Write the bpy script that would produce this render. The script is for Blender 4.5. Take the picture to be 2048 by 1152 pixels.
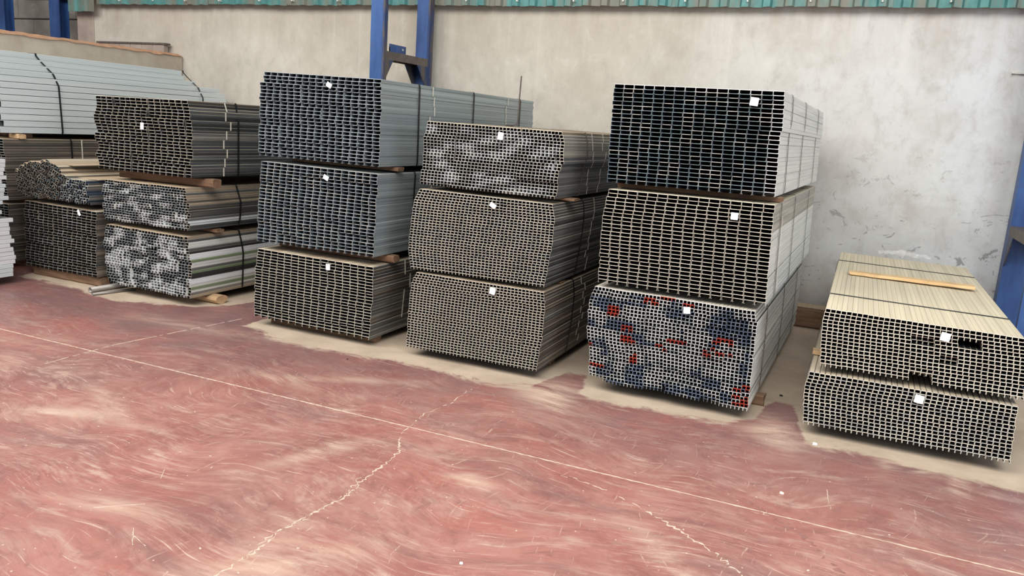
import bpy, math, random
import numpy as np
from mathutils import Matrix, Vector

for _o in list(bpy.data.objects):
    bpy.data.objects.remove(_o)
C = bpy.context.scene.collection
scn = bpy.context.scene
rnd = random.Random(7)

# ------------------------------------------------------------------ camera
cam_d = bpy.data.cameras.new('camera')
cam = bpy.data.objects.new('camera', cam_d)
C.objects.link(cam)
cam_d.sensor_width = 36.0
cam_d.lens = 1588.774 / 2048 * 36.0
cam_d.clip_start = 0.05
R = ((0.91220722, 0.14007858, -0.38504024),
     (0.40438655, -0.15653673, 0.90109254),
     (0.06595082, -0.97768821, -0.19943983))
cam.matrix_world = Matrix(((R[0][0], -R[0][1], -R[0][2], 0.0),
                           (R[1][0], -R[1][1], -R[1][2], 0.0),
                           (R[2][0], -R[2][1], -R[2][2], 1.8),
                           (0, 0, 0, 1)))
scn.camera = cam

# ------------------------------------------------------------------ world and lights
world = bpy.data.worlds.new('hall_daylight')
scn.world = world
world.use_nodes = True
world.node_tree.nodes['Background'].inputs[0].default_value = (0.93, 0.96, 1.0, 1)
world.node_tree.nodes['Background'].inputs[1].default_value = 0.28


def area(name, loc, target, sx, sy, power, col):
    d = bpy.data.lights.new(name, 'AREA')
    d.shape = 'RECTANGLE'
    d.size, d.size_y = sx, sy
    d.energy = power
    d.color = col
    o = bpy.data.objects.new(name, d)
    C.objects.link(o)
    o.location = loc
    o.rotation_euler = (Vector(target) - Vector(loc)).to_track_quat('-Z', 'Y').to_euler()
    return o


area('roof_light_strip', (-3.0, -1.2, 8.0), (-3.0, 5.2, 0.0), 18.0, 5.0, 2250, (1.0, 0.96, 0.90))
area('open_gate_daylight', (9.0, -1.5, 3.2), (0.0, 6.5, 1.2), 5.0, 4.5, 500, (0.90, 0.96, 1.0))

scn.view_settings.view_transform = 'Standard'
scn.view_settings.look = 'None'
scn.view_settings.exposure = -0.08
scn.view_settings.gamma = 1.0
scn.view_settings.use_curve_mapping = False


# ------------------------------------------------------------------ material helpers
class NT:
    def __init__(self, name):
        self.m = bpy.data.materials.new(name)
        self.m.use_nodes = True
        self.t = self.m.node_tree
        self.b = self.t.nodes['Principled BSDF']

    def n(self, kind, **kw):
        nd = self.t.nodes.new(kind)
        for k, v in kw.items():
            if isinstance(k, str) and k.startswith('i_'):
                nd.inputs[k[2:]].default_value = v
            else:
                setattr(nd, k, v)
        return nd

    def l(self, a, b):
        self.t.links.new(a, b)

    def pos(self, scale=(1, 1, 1), rot=(0, 0, 0)):
        g = self.n('ShaderNodeNewGeometry')
        mp = self.n('ShaderNodeMapping')
        mp.inputs['Scale'].default_value = scale
        mp.inputs['Rotation'].default_value = rot
        self.l(g.outputs['Position'], mp.inputs['Vector'])
        return mp.outputs[0]

    def noise(self, vec, scale=1, detail=3, rough=0.55, dist=0.0):
        nd = self.n('ShaderNodeTexNoise')
        nd.inputs['Scale'].default_value = scale
        nd.inputs['Detail'].default_value = detail
        nd.inputs['Roughness'].default_value = rough
        nd.inputs['Distortion'].default_value = dist
        self.l(vec, nd.inputs['Vector'])
        return nd.outputs['Fac']

    def ramp(self, fac, a, b, lo=0.0, hi=1.0):
        nd = self.n('ShaderNodeMapRange')
        nd.clamp = True
        nd.inputs['From Min'].default_value = a
        nd.inputs['From Max'].default_value = b
        nd.inputs['To Min'].default_value = lo
        nd.inputs['To Max'].default_value = hi
        self.l(fac, nd.inputs['Value'])
        return nd.outputs[0]

    def mix(self, fac, a, b, mode='MIX'):
        nd = self.n('ShaderNodeMix')
        nd.data_type = 'RGBA'
        nd.blend_type = mode
        for sock, v in ((nd.inputs['Factor'], fac), (nd.inputs[6], a), (nd.inputs[7], b)):
            if isinstance(v, (int, float)):
                sock.default_value = v
            elif isinstance(v, tuple):
                sock.default_value = (*v[:3], 1)
            else:
                self.l(v, sock)
        return nd.outputs[2]

    def math(self, op, a, b=0.0):
        nd = self.n('ShaderNodeMath', operation=op)
        for s, v in ((nd.inputs[0], a), (nd.inputs[1], b)):
            if isinstance(v, (int, float)):
                s.default_value = v
            else:
                self.l(v, s)
        return nd.outputs[0]

    def up(self):
        g = self.n('ShaderNodeNewGeometry')
        s = self.n('ShaderNodeSeparateXYZ')
        self.l(g.outputs['Normal'], s.inputs[0])
        return s.outputs['Z']

    def bump(self, h, strength=0.3, dist=0.01):
        nd = self.n('ShaderNodeBump')
        nd.inputs['Strength'].default_value = strength
        nd.inputs['Distance'].default_value = dist
        self.l(h, nd.inputs['Height'])
        self.l(nd.outputs[0], self.b.inputs['Normal'])

    def out(self, col=None, rough=0.5, metal=0.0):
        for name, v in (('Base Color', col), ('Roughness', rough), ('Metallic', metal)):
            if v is None:
                continue
            if isinstance(v, tuple):
                self.b.inputs[name].default_value = (*v[:3], 1)
            elif isinstance(v, (int, float)):
                self.b.inputs[name].default_value = v
            else:
                self.l(v, self.b.inputs[name])
        return self.m


def sheet_metal(name, col, dust=(0.62, 0.52, 0.38), amount=1.0, side_dust=0.0, rough=0.42, metal=0.75, dark=0.6):
    """Zinc-coated sheet: rolled streaks along the profile, dust that has settled on what faces up."""
    m = NT(name)
    v = m.pos((26, 0.35, 34))
    st = m.noise(v, 1.0, 2, 0.6)
    v2 = m.pos((3, 0.8, 3))
    bl = m.noise(v2, 1.0, 3, 0.6)
    base = m.mix(m.ramp(st, 0.3, 0.72), tuple(c * dark for c in col), col)
    top = m.ramp(m.up(), 0.35, 0.9)
    sd = m.math('MULTIPLY', m.ramp(st, 0.45, 0.75), m.ramp(bl, 0.35, 0.7, 0, side_dust))
    f = m.math('MULTIPLY', top, m.ramp(bl, 0.2, 0.6, amount * 0.75, amount))
    f = m.math('MAXIMUM', f, sd)
    dcol = m.mix(m.ramp(st, 0.35, 0.7), tuple(c * 0.82 for c in dust), dust)
    c = m.mix(f, base, dcol)
    met = m.math('MULTIPLY', m.math('SUBTRACT', 1.0, f), metal)
    rg = m.math('ADD', m.math('MULTIPLY', f, 0.9 - rough), rough)
    return m.out(c, rg, met)


def cut_edge(name, col, var=0.35):
    m = NT(name)
    n = m.noise(m.pos((9, 9, 9)), 1.0, 3, 0.6)
    return m.out(m.mix(m.ramp(n, 0.35, 0.65), tuple(c * (1 - var) for c in col), col), 0.5, 0.0)


def wood_mat(name, a, b):
    m = NT(name)
    g = m.noise(m.pos((3, 30, 40)), 1.0, 4, 0.6, 0.6)
    s = m.noise(m.pos((6, 6, 6)), 1.0, 3)
    c = m.mix(m.ramp(g, 0.3, 0.7), a, b)
    c = m.mix(m.ramp(s, 0.5, 0.75, 0, 0.5), c, tuple(x * 0.5 for x in a))
    m.bump(g, 0.4, 0.004)
    return m.out(c, 0.8)


def plain(name, col, rough=0.6, metal=0.0, var=0.15, scale=8):
    m = NT(name)
    n = m.noise(m.pos((scale, scale, scale)), 1.0, 4, 0.6)
    return m.out(m.mix(m.ramp(n, 0.3, 0.7), tuple(c * (1 - var) for c in col), col), rough, metal)


def blue_paint():
    m = NT('blue_paint')
    v = m.pos((5, 5, 1.2))
    n = m.noise(v, 1.0, 4, 0.6)
    r = m.noise(m.pos((14, 14, 5)), 1.0, 4, 0.7)
    c = m.mix(m.ramp(n, 0.35, 0.65), (0.018, 0.05, 0.17), (0.04, 0.11, 0.31))
    c = m.mix(m.ramp(r, 0.6, 0.72, 0, 0.55), c, (0.09, 0.07, 0.06))
    return m.out(c, 0.45)


def wall_mat():
    m = NT('dusty_plaster')
    big = m.noise(m.pos((0.35, 0.35, 0.5)), 1.0, 3, 0.55)
    mid = m.noise(m.pos((1.6, 1.6, 2.0)), 1.0, 5, 0.65)
    drip = m.noise(m.pos((7, 1, 0.35)), 1.0, 4, 0.6)
    fine = m.noise(m.pos((22, 22, 22)), 1.0, 4, 0.7)
    g = m.n('ShaderNodeNewGeometry')
    s = m.n('ShaderNodeSeparateXYZ')
    m.l(g.outputs['Position'], s.inputs[0])
    c = m.mix(m.ramp(big, 0.35, 0.65), (0.47, 0.435, 0.37), (0.575, 0.545, 0.485))
    # paler and colder to the right: the cool light there put into the colour
    c = m.mix(m.ramp(m.math('ADD', s.outputs['X'], m.math('MULTIPLY', big, 2.0)), -1.8, 2.2), c, (0.60, 0.63, 0.65))
    c = m.mix(m.ramp(mid, 0.46, 0.72, 0, 0.45), c, (0.37, 0.335, 0.285))
    mot = m.noise(m.pos((6, 6, 4)), 1.0, 9, 0.75, 0.4)
    c = m.mix(m.ramp(mot, 0.50, 0.66, 0, 0.38), c, (0.34, 0.32, 0.285))
    c = m.mix(m.ramp(mot, 0.46, 0.34, 0, 0.3), c, (0.68, 0.67, 0.63))
    # pale lime runs from the top
    hi = m.ramp(s.outputs['Z'], 1.2, 3.0)
    c = m.mix(m.math('MULTIPLY', m.ramp(drip, 0.58, 0.76, 0, 0.4), hi), c, (0.68, 0.66, 0.61))
    # dirt washed down from the cladding
    hi2 = m.ramp(s.outputs['Z'], 2.55, 3.15)
    c = m.mix(m.math('MULTIPLY', hi2, m.ramp(drip, 0.30, 0.6, 0.55, 0.12)), c, (0.36, 0.30, 0.24))
    # scuffs and scraped marks, mostly low on the wall
    sc = m.noise(m.pos((5, 5, 9), (0, 0.25, 0)), 1.0, 5, 0.75, 1.2)
    low = m.ramp(s.outputs['Z'], 2.2, 0.6)
    c = m.mix(m.math('MULTIPLY', m.ramp(sc, 0.60, 0.63, 0, 0.75), low), c, (0.16, 0.15, 0.15))
    c = m.mix(m.ramp(fine, 0.62, 0.8, 0, 0.35), c, (0.34, 0.31, 0.27))
    # red dust at the foot
    c = m.mix(m.math('MULTIPLY', m.ramp(s.outputs['Z'], 0.75, 0.05), m.ramp(mid, 0.35, 0.6, 0.3, 0.85)), c, (0.30, 0.23, 0.19))
    m.bump(m.math('ADD', mid, m.math('MULTIPLY', fine, 0.25)), 0.35, 0.012)
    return m.out(c, 0.85)


def floor_mat():
    m = NT('red_trowelled_floor')
    P = m.pos((1, 1, 1))
    # slow swirl of the coordinates, so that the scuffs curve
    wn = m.n('ShaderNodeTexNoise')
    wn.inputs['Scale'].default_value = 0.75
    wn.inputs['Detail'].default_value = 2
    m.l(P, wn.inputs['Vector'])
    sub = m.n('ShaderNodeVectorMath', operation='SUBTRACT')
    m.l(wn.outputs['Color'], sub.inputs[0])
    sub.inputs[1].default_value = (0.5, 0.5, 0.5)
    sc = m.n('ShaderNodeVectorMath', operation='SCALE')
    m.l(sub.outputs[0], sc.inputs[0])
    sc.inputs['Scale'].default_value = 0.95
    ad = m.n('ShaderNodeVectorMath', operation='ADD')
    m.l(P, ad.inputs[0])
    m.l(sc.outputs[0], ad.inputs[1])
    W = ad.outputs[0]

    def stretched(scale, rot=0.0):
        mp = m.n('ShaderNodeMapping')
        mp.inputs['Scale'].default_value = scale
        mp.inputs['Rotation'].default_value = (0, 0, rot)
        m.l(W, mp.inputs['Vector'])
        return mp.outputs[0]

    big = m.noise(P, 0.8, 3, 0.55, 0.3)
    mid = m.noise(P, 2.2, 6, 0.68, 0.4)
    band = m.noise(stretched((0.8, 3.2, 1), 0.15), 1.0, 6, 0.68, 0.2)
    wisp = m.noise(stretched((2.2, 7.5, 1), 0.6), 1.0, 8, 0.70, 0.25)
    wisp2 = m.noise(stretched((2.0, 6.5, 1), -0.8), 1.0, 8, 0.70, 0.3)
    hair = m.noise(stretched((4, 45, 1), 0.9), 1.0, 4, 0.7, 0.15)
    hair2 = m.noise(stretched((4, 38, 1), 0.05), 1.0, 4, 0.7, 0.15)
    where = m.noise(P, 1.3, 4, 0.6, 0.5)
    grit = m.noise(stretched((7, 13, 1), 0.4), 1.0, 9, 0.78, 0.6)
    scr = m.noise(stretched((3, 90, 1), 0.75), 1.0, 2, 0.5, 0.1)
    scr2 = m.noise(stretched((90, 4, 1), 0.35), 1.0, 2, 0.5, 0.1)
    fine = m.noise(P, 60, 3, 0.6)
    speck = m.noise(P, 38, 1, 0.5)
    c = m.mix(m.ramp(big, 0.35, 0.68), (0.275, 0.118, 0.104), (0.43, 0.165, 0.135))
    c = m.mix(m.ramp(mid, 0.42, 0.68, 0, 0.6), c, (0.48, 0.265, 0.225))
    c = m.mix(m.ramp(band, 0.50, 0.70, 0, 0.6), c, (0.205, 0.125, 0.12))
    c = m.mix(m.math('MULTIPLY', m.ramp(wisp, 0.53, 0.68, 0, 0.75), m.ramp(where, 0.44, 0.62)), c, (0.62, 0.46, 0.38))
    c = m.mix(m.math('MULTIPLY', m.ramp(wisp2, 0.53, 0.68, 0, 0.75), m.ramp(where, 0.56, 0.40)), c, (0.62, 0.46, 0.38))
    c = m.mix(m.math('MULTIPLY', m.ramp(hair, 0.56, 0.70, 0, 0.6), m.ramp(where, 0.4, 0.6)), c, (0.72, 0.56, 0.47))
    c = m.mix(m.math('MULTIPLY', m.ramp(hair2, 0.56, 0.72, 0, 0.3), m.ramp(where, 0.6, 0.4)), c, (0.25, 0.14, 0.13))
    c = m.mix(m.ramp(speck, 0.74, 0.79, 0, 0.8), c, (0.85, 0.74, 0.64))
    c = m.mix(m.ramp(fine, 0.55, 0.8, 0, 0.2), c, (0.29, 0.15, 0.13))
    c = m.mix(m.ramp(grit, 0.52, 0.68, 0, 0.5), c, (0.52, 0.34, 0.285))
    c = m.mix(m.ramp(grit, 0.48, 0.32, 0, 0.55), c, (0.17, 0.085, 0.08))
    c = m.mix(m.math('MULTIPLY', m.ramp(scr, 0.64, 0.70, 0, 0.6), m.ramp(grit, 0.42, 0.55)), c, (0.76, 0.60, 0.50))
    c = m.mix(m.math('MULTIPLY', m.ramp(scr2, 0.66, 0.72, 0, 0.5), m.ramp(grit, 0.55, 0.45)), c, (0.72, 0.56, 0.47))
    at = m.n('ShaderNodeAttribute')
    at.attribute_name = 'dust'
    sp = m.n('ShaderNodeSeparateColor')
    m.l(at.outputs['Color'], sp.inputs[0])
    dustm = sp.outputs[0]
    wispm = sp.outputs[1]
    purp = sp.outputs[2]
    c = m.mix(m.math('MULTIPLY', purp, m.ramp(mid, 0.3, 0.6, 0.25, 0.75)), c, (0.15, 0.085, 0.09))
    c = m.mix(m.math('MULTIPLY', wispm, m.ramp(wisp, 0.36, 0.58, 0.0, 0.95)), c, (0.68, 0.52, 0.41))
    edge = m.math('ADD', dustm, m.math('MULTIPLY', m.math('SUBTRACT', m.math('ADD', wisp, m.math('MULTIPLY', m.math('SUBTRACT', grit, 0.5), 0.7)), 0.5), 1.2))
    dc = m.mix(m.ramp(mid, 0.35, 0.65), (0.43, 0.345, 0.26), (0.57, 0.47, 0.36))
    c = m.mix(m.ramp(edge, 0.38, 0.62, 0, 0.94), c, dc)
    rg = m.ramp(edge, 0.3, 0.6, 0.42, 0.9)
    m.bump(m.math('ADD', mid, m.math('MULTIPLY', wisp, 0.4)), 0.12, 0.01)
    return m.out(c, rg)


def teal_mat():
    m = NT('teal_sheet_paint')
    n = m.noise(m.pos((3.2, 0.1, 0.5)), 1.0, 4, 0.7)
    n2 = m.noise(m.pos((18, 3, 8)), 1.0, 3, 0.6)
    c = m.mix(m.ramp(n2, 0.3, 0.7), (0.05, 0.17, 0.17), (0.09, 0.27, 0.26))
    c = m.mix(m.ramp(n, 0.44, 0.58, 0, 0.8), c, (0.20, 0.165, 0.125))
    return m.out(c, 0.5, 0.1)


def block_mat():
    m = NT('grey_blocks')
    n = m.noise(m.pos((2, 2, 2)), 1.0, 5, 0.65)
    n2 = m.noise(m.pos((3, 1, 12)), 1.0, 4, 0.6)
    c = m.mix(m.ramp(n, 0.35, 0.65), (0.22, 0.20, 0.18), (0.34, 0.32, 0.29))
    c = m.mix(m.ramp(n2, 0.55, 0.7, 0, 0.4), c, (0.50, 0.48, 0.44))
    return m.out(c, 0.9)


def ledge_mat():
    m = NT('dusty_concrete')
    n = m.noise(m.pos((2.5, 2.5, 2.5)), 1.0, 5, 0.65)
    c = m.mix(m.ramp(n, 0.3, 0.7), (0.37, 0.31, 0.25), (0.52, 0.46, 0.38))
    g = m.ramp(m.up(), 0.5, 0.9)
    sep = m.n('ShaderNodeSeparateXYZ')
    m.l(m.n('ShaderNodeNewGeometry').outputs['Position'], sep.inputs[0])
    z = m.math('ADD', sep.outputs['Z'], m.math('MULTIPLY', n, 0.09))
    g = m.math('MAXIMUM', g, m.ramp(z, 2.475, 2.505, 0, 0.85))
    c = m.mix(g, c, (0.56, 0.31, 0.18))
    m.bump(n, 0.4, 0.01)
    return m.out(c, 0.9)


M = {}
M['galv_blue'] = sheet_metal('zinc_blue_grey', (0.44, 0.52, 0.55), amount=0.55, dark=0.62, metal=0.5, dust=(0.50, 0.48, 0.42))
M['galv_mid'] = sheet_metal('zinc_grey', (0.36, 0.38, 0.39), amount=0.9, side_dust=0.25)
M['galv_dark'] = sheet_metal('zinc_dark_grey', (0.22, 0.24, 0.25), amount=0.95, side_dust=0.5, dark=0.5)
M['galv_brown'] = sheet_metal('zinc_dusty_brown', (0.24, 0.22, 0.20), dust=(0.52, 0.40, 0.28), side_dust=0.7, dark=0.5)
M['galv_light'] = sheet_metal('zinc_bright', (0.80, 0.82, 0.80), dust=(0.70, 0.64, 0.52), side_dust=0.35, rough=0.5, metal=0.25, dark=0.8)
M['galv_cream'] = sheet_metal('zinc_cream_dust', (0.50, 0.48, 0.43), dust=(0.72, 0.64, 0.47), side_dust=0.35, metal=0.4)
M['pale_blue'] = sheet_metal('pale_blue_zinc', (0.70, 0.78, 0.80), dust=(0.66, 0.69, 0.67), side_dust=0.25, rough=0.5, metal=0.2, dark=0.88)
M['white'] = sheet_metal('white_coated', (0.78, 0.81, 0.84), dust=(0.62, 0.58, 0.50), amount=0.6, metal=0.1, dark=0.88)
M['green'] = sheet_metal('green_film_coated', (0.30, 0.40, 0.24), dust=(0.55, 0.50, 0.36), amount=0.6, metal=0.3)
M['charcoal'] = sheet_metal('charcoal_coated', (0.06, 0.065, 0.065), amount=0.5, metal=0.4)
M['navy'] = sheet_metal('blue_black_zinc', (0.06, 0.09, 0.15), amount=0.4, metal=0.5, dark=0.6)
M['red'] = sheet_metal('red_coated', (0.50, 0.05, 0.03), amount=0.2, metal=0.1, dark=0.7)
M['tan'] = sheet_metal('tan_dusty_sheet', (0.44, 0.36, 0.27), dust=(0.55, 0.42, 0.28), side_dust=0.5, metal=0.2)
def inner_face(name, col, rough=0.6):  # the dark ones have the shade of the profile mouths put into their colour
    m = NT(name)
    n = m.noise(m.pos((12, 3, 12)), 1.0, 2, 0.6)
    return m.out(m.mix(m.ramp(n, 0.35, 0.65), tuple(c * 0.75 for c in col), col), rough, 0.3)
M['in_dark'] = inner_face('shaded_zinc_inside', (0.016, 0.017, 0.019))
M['in_blue'] = inner_face('shaded_blue_grey_inside', (0.11, 0.14, 0.165), 0.5)
M['in_navy'] = inner_face('shaded_blue_black_inside', (0.015, 0.026, 0.055))
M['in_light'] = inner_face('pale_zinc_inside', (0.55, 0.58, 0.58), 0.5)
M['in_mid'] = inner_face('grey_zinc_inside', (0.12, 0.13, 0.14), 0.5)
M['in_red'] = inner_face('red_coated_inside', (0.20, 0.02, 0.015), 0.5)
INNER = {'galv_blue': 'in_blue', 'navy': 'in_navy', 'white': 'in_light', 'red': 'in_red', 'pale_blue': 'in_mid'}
M['edge_blue'] = cut_edge('cut_edge_blue_grey', (0.50, 0.58, 0.62))
M['edge_cream'] = cut_edge('cut_edge_cream', (0.92, 0.88, 0.76), 0.2)
M['edge_white'] = cut_edge('cut_edge_white', (0.90, 0.94, 0.95), 0.2)
M['edge_grey'] = cut_edge('cut_edge_grey', (0.74, 0.75, 0.71))
M['edge_teal'] = cut_edge('cut_edge_dark_teal', (0.26, 0.35, 0.37), 0.4)
M['edge_dusk'] = cut_edge('cut_edge_dusk', (0.50, 0.46, 0.39), 0.4)
M['edge_red'] = cut_edge('cut_edge_red', (0.62, 0.08, 0.05))
M['edge_navy'] = cut_edge('cut_edge_navy', (0.22, 0.29, 0.41))
M['edge_brown'] = cut_edge('cut_edge_dusty', (0.74, 0.69, 0.58))
M['strap'] = plain('black_steel_strap', (0.022, 0.024, 0.026), 0.4, 0.5)
M['strap_dusty'] = plain('dusty_steel_strap', (0.17, 0.15, 0.13), 0.6, 0.3)
M['tape'] = plain('cream_paper_tape', (0.74, 0.72, 0.62), 0.8)
M['tag'] = plain('white_paper', (0.88, 0.89, 0.90), 0.7, var=0.04)
M['wood_dark'] = wood_mat('weathered_timber', (0.15, 0.085, 0.05), (0.27, 0.165, 0.10))
M['wood_light'] = wood_mat('fresh_timber', (0.50, 0.32, 0.18), (0.66, 0.46, 0.27))
M['wood_pine'] = wood_mat('pine_batten', (0.66, 0.42, 0.20), (0.80, 0.58, 0.32))
M['blue'] = blue_paint()
def worn():
    m = NT('worn_blue_paint')
    n = m.noise(m.pos((10, 10, 2.5)), 1.0, 6, 0.7)
    c = m.mix(m.ramp(n, 0.42, 0.56), (0.016, 0.04, 0.13), (0.10, 0.08, 0.07))
    return m.out(c, 0.55)
M['worn'] = worn()
M['rust'] = plain('rusty_brown_steel', (0.17, 0.14, 0.125), 0.6, 0.3, 0.4, 12)
M['wall'] = wall_mat()
M['floor'] = floor_mat()
M['teal'] = teal_mat()
M['blocks'] = block_mat()
M['ledge'] = ledge_mat()
M['dark_gap'] = plain('gap_shade_sheet', (0.05, 0.05, 0.05), 0.9)
M['pinkish'] = plain('pinkish_render', (0.40, 0.33, 0.29), 0.9, 0, 0.3, 4)
M['crack'] = plain('pale_crack_dust', (0.70, 0.57, 0.45), 0.9, 0, 0.25, 30)
M['track'] = plain('reddish_track_dust', (0.36, 0.17, 0.15), 0.8, 0, 0.3, 25)
M['steel_pipe'] = plain('dull_pipe_steel', (0.30, 0.28, 0.26), 0.5, 0.5)


# ------------------------------------------------------------------ object helpers
def tag(o, label=None, cat=None, group=None, kind=None):
    if label: o['label'] = label
    if cat: o['category'] = cat
    if group: o['group'] = group
    if kind: o['kind'] = kind
    return o


def empty(name, loc, rz=0.0, **kw):
    o = bpy.data.objects.new(name, None)
    C.objects.link(o)
    o.location = loc
    o.rotation_euler = (0, 0, rz)
    o.empty_display_size = 0.1
    return tag(o, **kw)


def obj(name, verts, faces, mat, parent=None, mi=None, loc=None):
    me = bpy.data.meshes.new(name)
    me.from_pydata([tuple(v) for v in verts], [], [tuple(f) for f in faces])
    for mm in (mat if isinstance(mat, (list, tuple)) else [mat]):
        me.materials.append(mm)
    if mi is not None:
        me.polygons.foreach_set('material_index', list(mi))
    me.update()
    o = bpy.data.objects.new(name, me)
    C.objects.link(o)
    if parent: o.parent = parent
    if loc: o.location = loc
    return o


class MB:
    """Collects simple solids into one mesh."""
    def __init__(self):
        self.v, self.f = [], []

    def box(self, x0, x1, y0, y1, z0, z1, ch=0.0):
        if ch <= 0:
            b = len(self.v)
            self.v += [(x, y, z) for x in (x0, x1) for y in (y0, y1) for z in (z0, z1)]
            self.f += [tuple(b + i for i in q) for q in ((0, 1, 3, 2), (4, 6, 7, 5), (0, 4, 5, 1), (2, 3, 7, 6), (0, 2, 6, 4), (1, 5, 7, 3))]
            return self
        # long axis chamfered prism along the longest side
        d = (x1 - x0, y1 - y0, z1 - z0)
        ax = d.index(max(d))
        lo, hi = [x0, y0, z0], [x1, y1, z1]
        a, c = [i for i in range(3) if i != ax]
        ring = [(lo[a] + ch, lo[c]), (hi[a] - ch, lo[c]), (hi[a], lo[c] + ch), (hi[a], hi[c] - ch),
                (hi[a] - ch, hi[c]), (lo[a] + ch, hi[c]), (lo[a], hi[c] - ch), (lo[a], lo[c] + ch)]
        self.prism(ring, ax, a, c, lo[ax], hi[ax])
        return self

    def prism(self, ring, ax, a, c, lo, hi):
        b = len(self.v)
        n = len(ring)
        for e in (lo, hi):
            for (p, q) in ring:
                w = [0, 0, 0]
                w[ax], w[a], w[c] = e, p, q
                self.v.append(tuple(w))
        self.f += [(b + i, b + (i + 1) % n, b + n + (i + 1) % n, b + n + i) for i in range(n)]
        self.f.append(tuple(b + i for i in range(n))[::-1])
        self.f.append(tuple(b + n + i for i in range(n)))

    def build(self, name, mat, parent=None, loc=None):
        o = obj(name, self.v, self.f, mat, parent, loc=loc)
        import bmesh
        bm = bmesh.new()
        bm.from_mesh(o.data)
        bmesh.ops.recalc_face_normals(bm, faces=bm.faces)
        bm.to_mesh(o.data)
        bm.free()
        return o


# ------------------------------------------------------------------ floor
FX = np.concatenate([np.arange(-18, -11, 1.0), np.arange(-11, 3.0, 0.05), np.arange(3.0, 12.1, 1.0)])
FY = np.concatenate([np.arange(-8, 1.0, 1.0), np.arange(1.0, 8.8, 0.05), np.arange(8.8, 14, 1.0)])


def smooth(a, lo, hi):
    t = np.clip((a - lo) / (hi - lo), 0, 1)
    return t * t * (3 - 2 * t)


def build_floor():
    X, Y = np.meshgrid(FX, FY)
    nx, ny = len(FX), len(FY)
    v = np.stack([X, Y, np.zeros_like(X)], -1).reshape(-1, 3)
    i = np.arange(ny - 1)[:, None] * nx + np.arange(nx - 1)[None, :]
    f = np.stack([i, i + 1, i + nx + 1, i + nx], -1).reshape(-1, 4)
    o = obj('floor', v.tolist(), f.tolist(), M['floor'])
    # edge of the settled dust in front of and between the stacks
    ex = [-18, -8.5, -7.7, -7.6, -6.65, -6.1, -5.4, -5.2, -5.0, -4.7, -4.6, -4.1, -3.8, -3.4, -3.03, -2.6, -2.2, -1.93, -1.88, -1.70, -1.60, -1.5, -1.14, -0.6, -0.45, -0.38, -0.22, -0.12, 0.43, 1.0, 1.5, 12]
    ey = [5.8, 5.8, 5.6, 5.26, 5.2, 5.08, 5.36, 5.6, 6.3, 6.3, 5.15, 4.95, 4.90, 4.95, 5.02, 4.98, 4.95, 5.05, 5.5, 5.55, 5.15, 5.05, 5.08, 5.13, 5.3, 5.8, 5.75, 5.08, 5.00, 4.98, 5.0, 5.0]
    E_ = np.interp(X, ex, ey)
    dust = smooth(Y, E_ - 0.24, E_ + 0.16)
    wisp = np.zeros_like(X)
    for (cx, cy, sx, sy, a, s) in [(-4.2, 2.9, .55, .10, 0.5, .8), (-4.0, 3.25, .4, .06, -0.4, .8), (-2.9, 2.35, .3, .06, 0.2, .6),
                                   (-1.75, 4.9, .22, .35, 0.5, 1.0), (-1.9, 2.4, .35, .12, 0.9, .7), (-1.62, 3.45, .14, .05, 0, 1.0),
                                   (-5.6, 3.3, .9, .12, 0.2, .5), (-0.5, 3.15, .4, .07, -0.8, .7), (-0.25, 2.9, .35, .07, 0.5, .6),
                                   (-4.9, 4.8, .6, .12, .1, .5), (-3.1, 4.4, .5, .07, .5, .5), (-0.3, 5.05, .16, .3, .3, .8),
                                   (0.35, 4.93, .05, .16, 0, .8), (0.72, 4.85, .05, .16, 0, .8), (-2.5, 3.3, .3, .06, 1.2, .7),
                                   (-2.05, 2.2, .22, .5, 0, .6), (-3.5, 4.15, .5, .05, -.1, .5)]:
        ca, sa = math.cos(a), math.sin(a)
        u = (X - cx) * ca + (Y - cy) * sa
        w = -(X - cx) * sa + (Y - cy) * ca
        wisp = np.maximum(wisp, s * np.exp(-(u / sx) ** 2 - (w / sy) ** 2))
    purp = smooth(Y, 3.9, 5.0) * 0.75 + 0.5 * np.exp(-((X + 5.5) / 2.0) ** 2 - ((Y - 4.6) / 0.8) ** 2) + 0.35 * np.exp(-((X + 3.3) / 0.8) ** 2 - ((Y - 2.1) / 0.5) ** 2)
    col = np.stack([dust, wisp, np.clip(purp, 0, 1), np.ones_like(X)], -1).reshape(-1).astype(np.float32)
    a = o.data.color_attributes.new('dust', 'FLOAT_COLOR', 'POINT')
    a.data.foreach_set('color', col)
    tag(o, 'red trowelled concrete floor with pale dust', kind='structure')
    return o


floor = build_floor()


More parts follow.
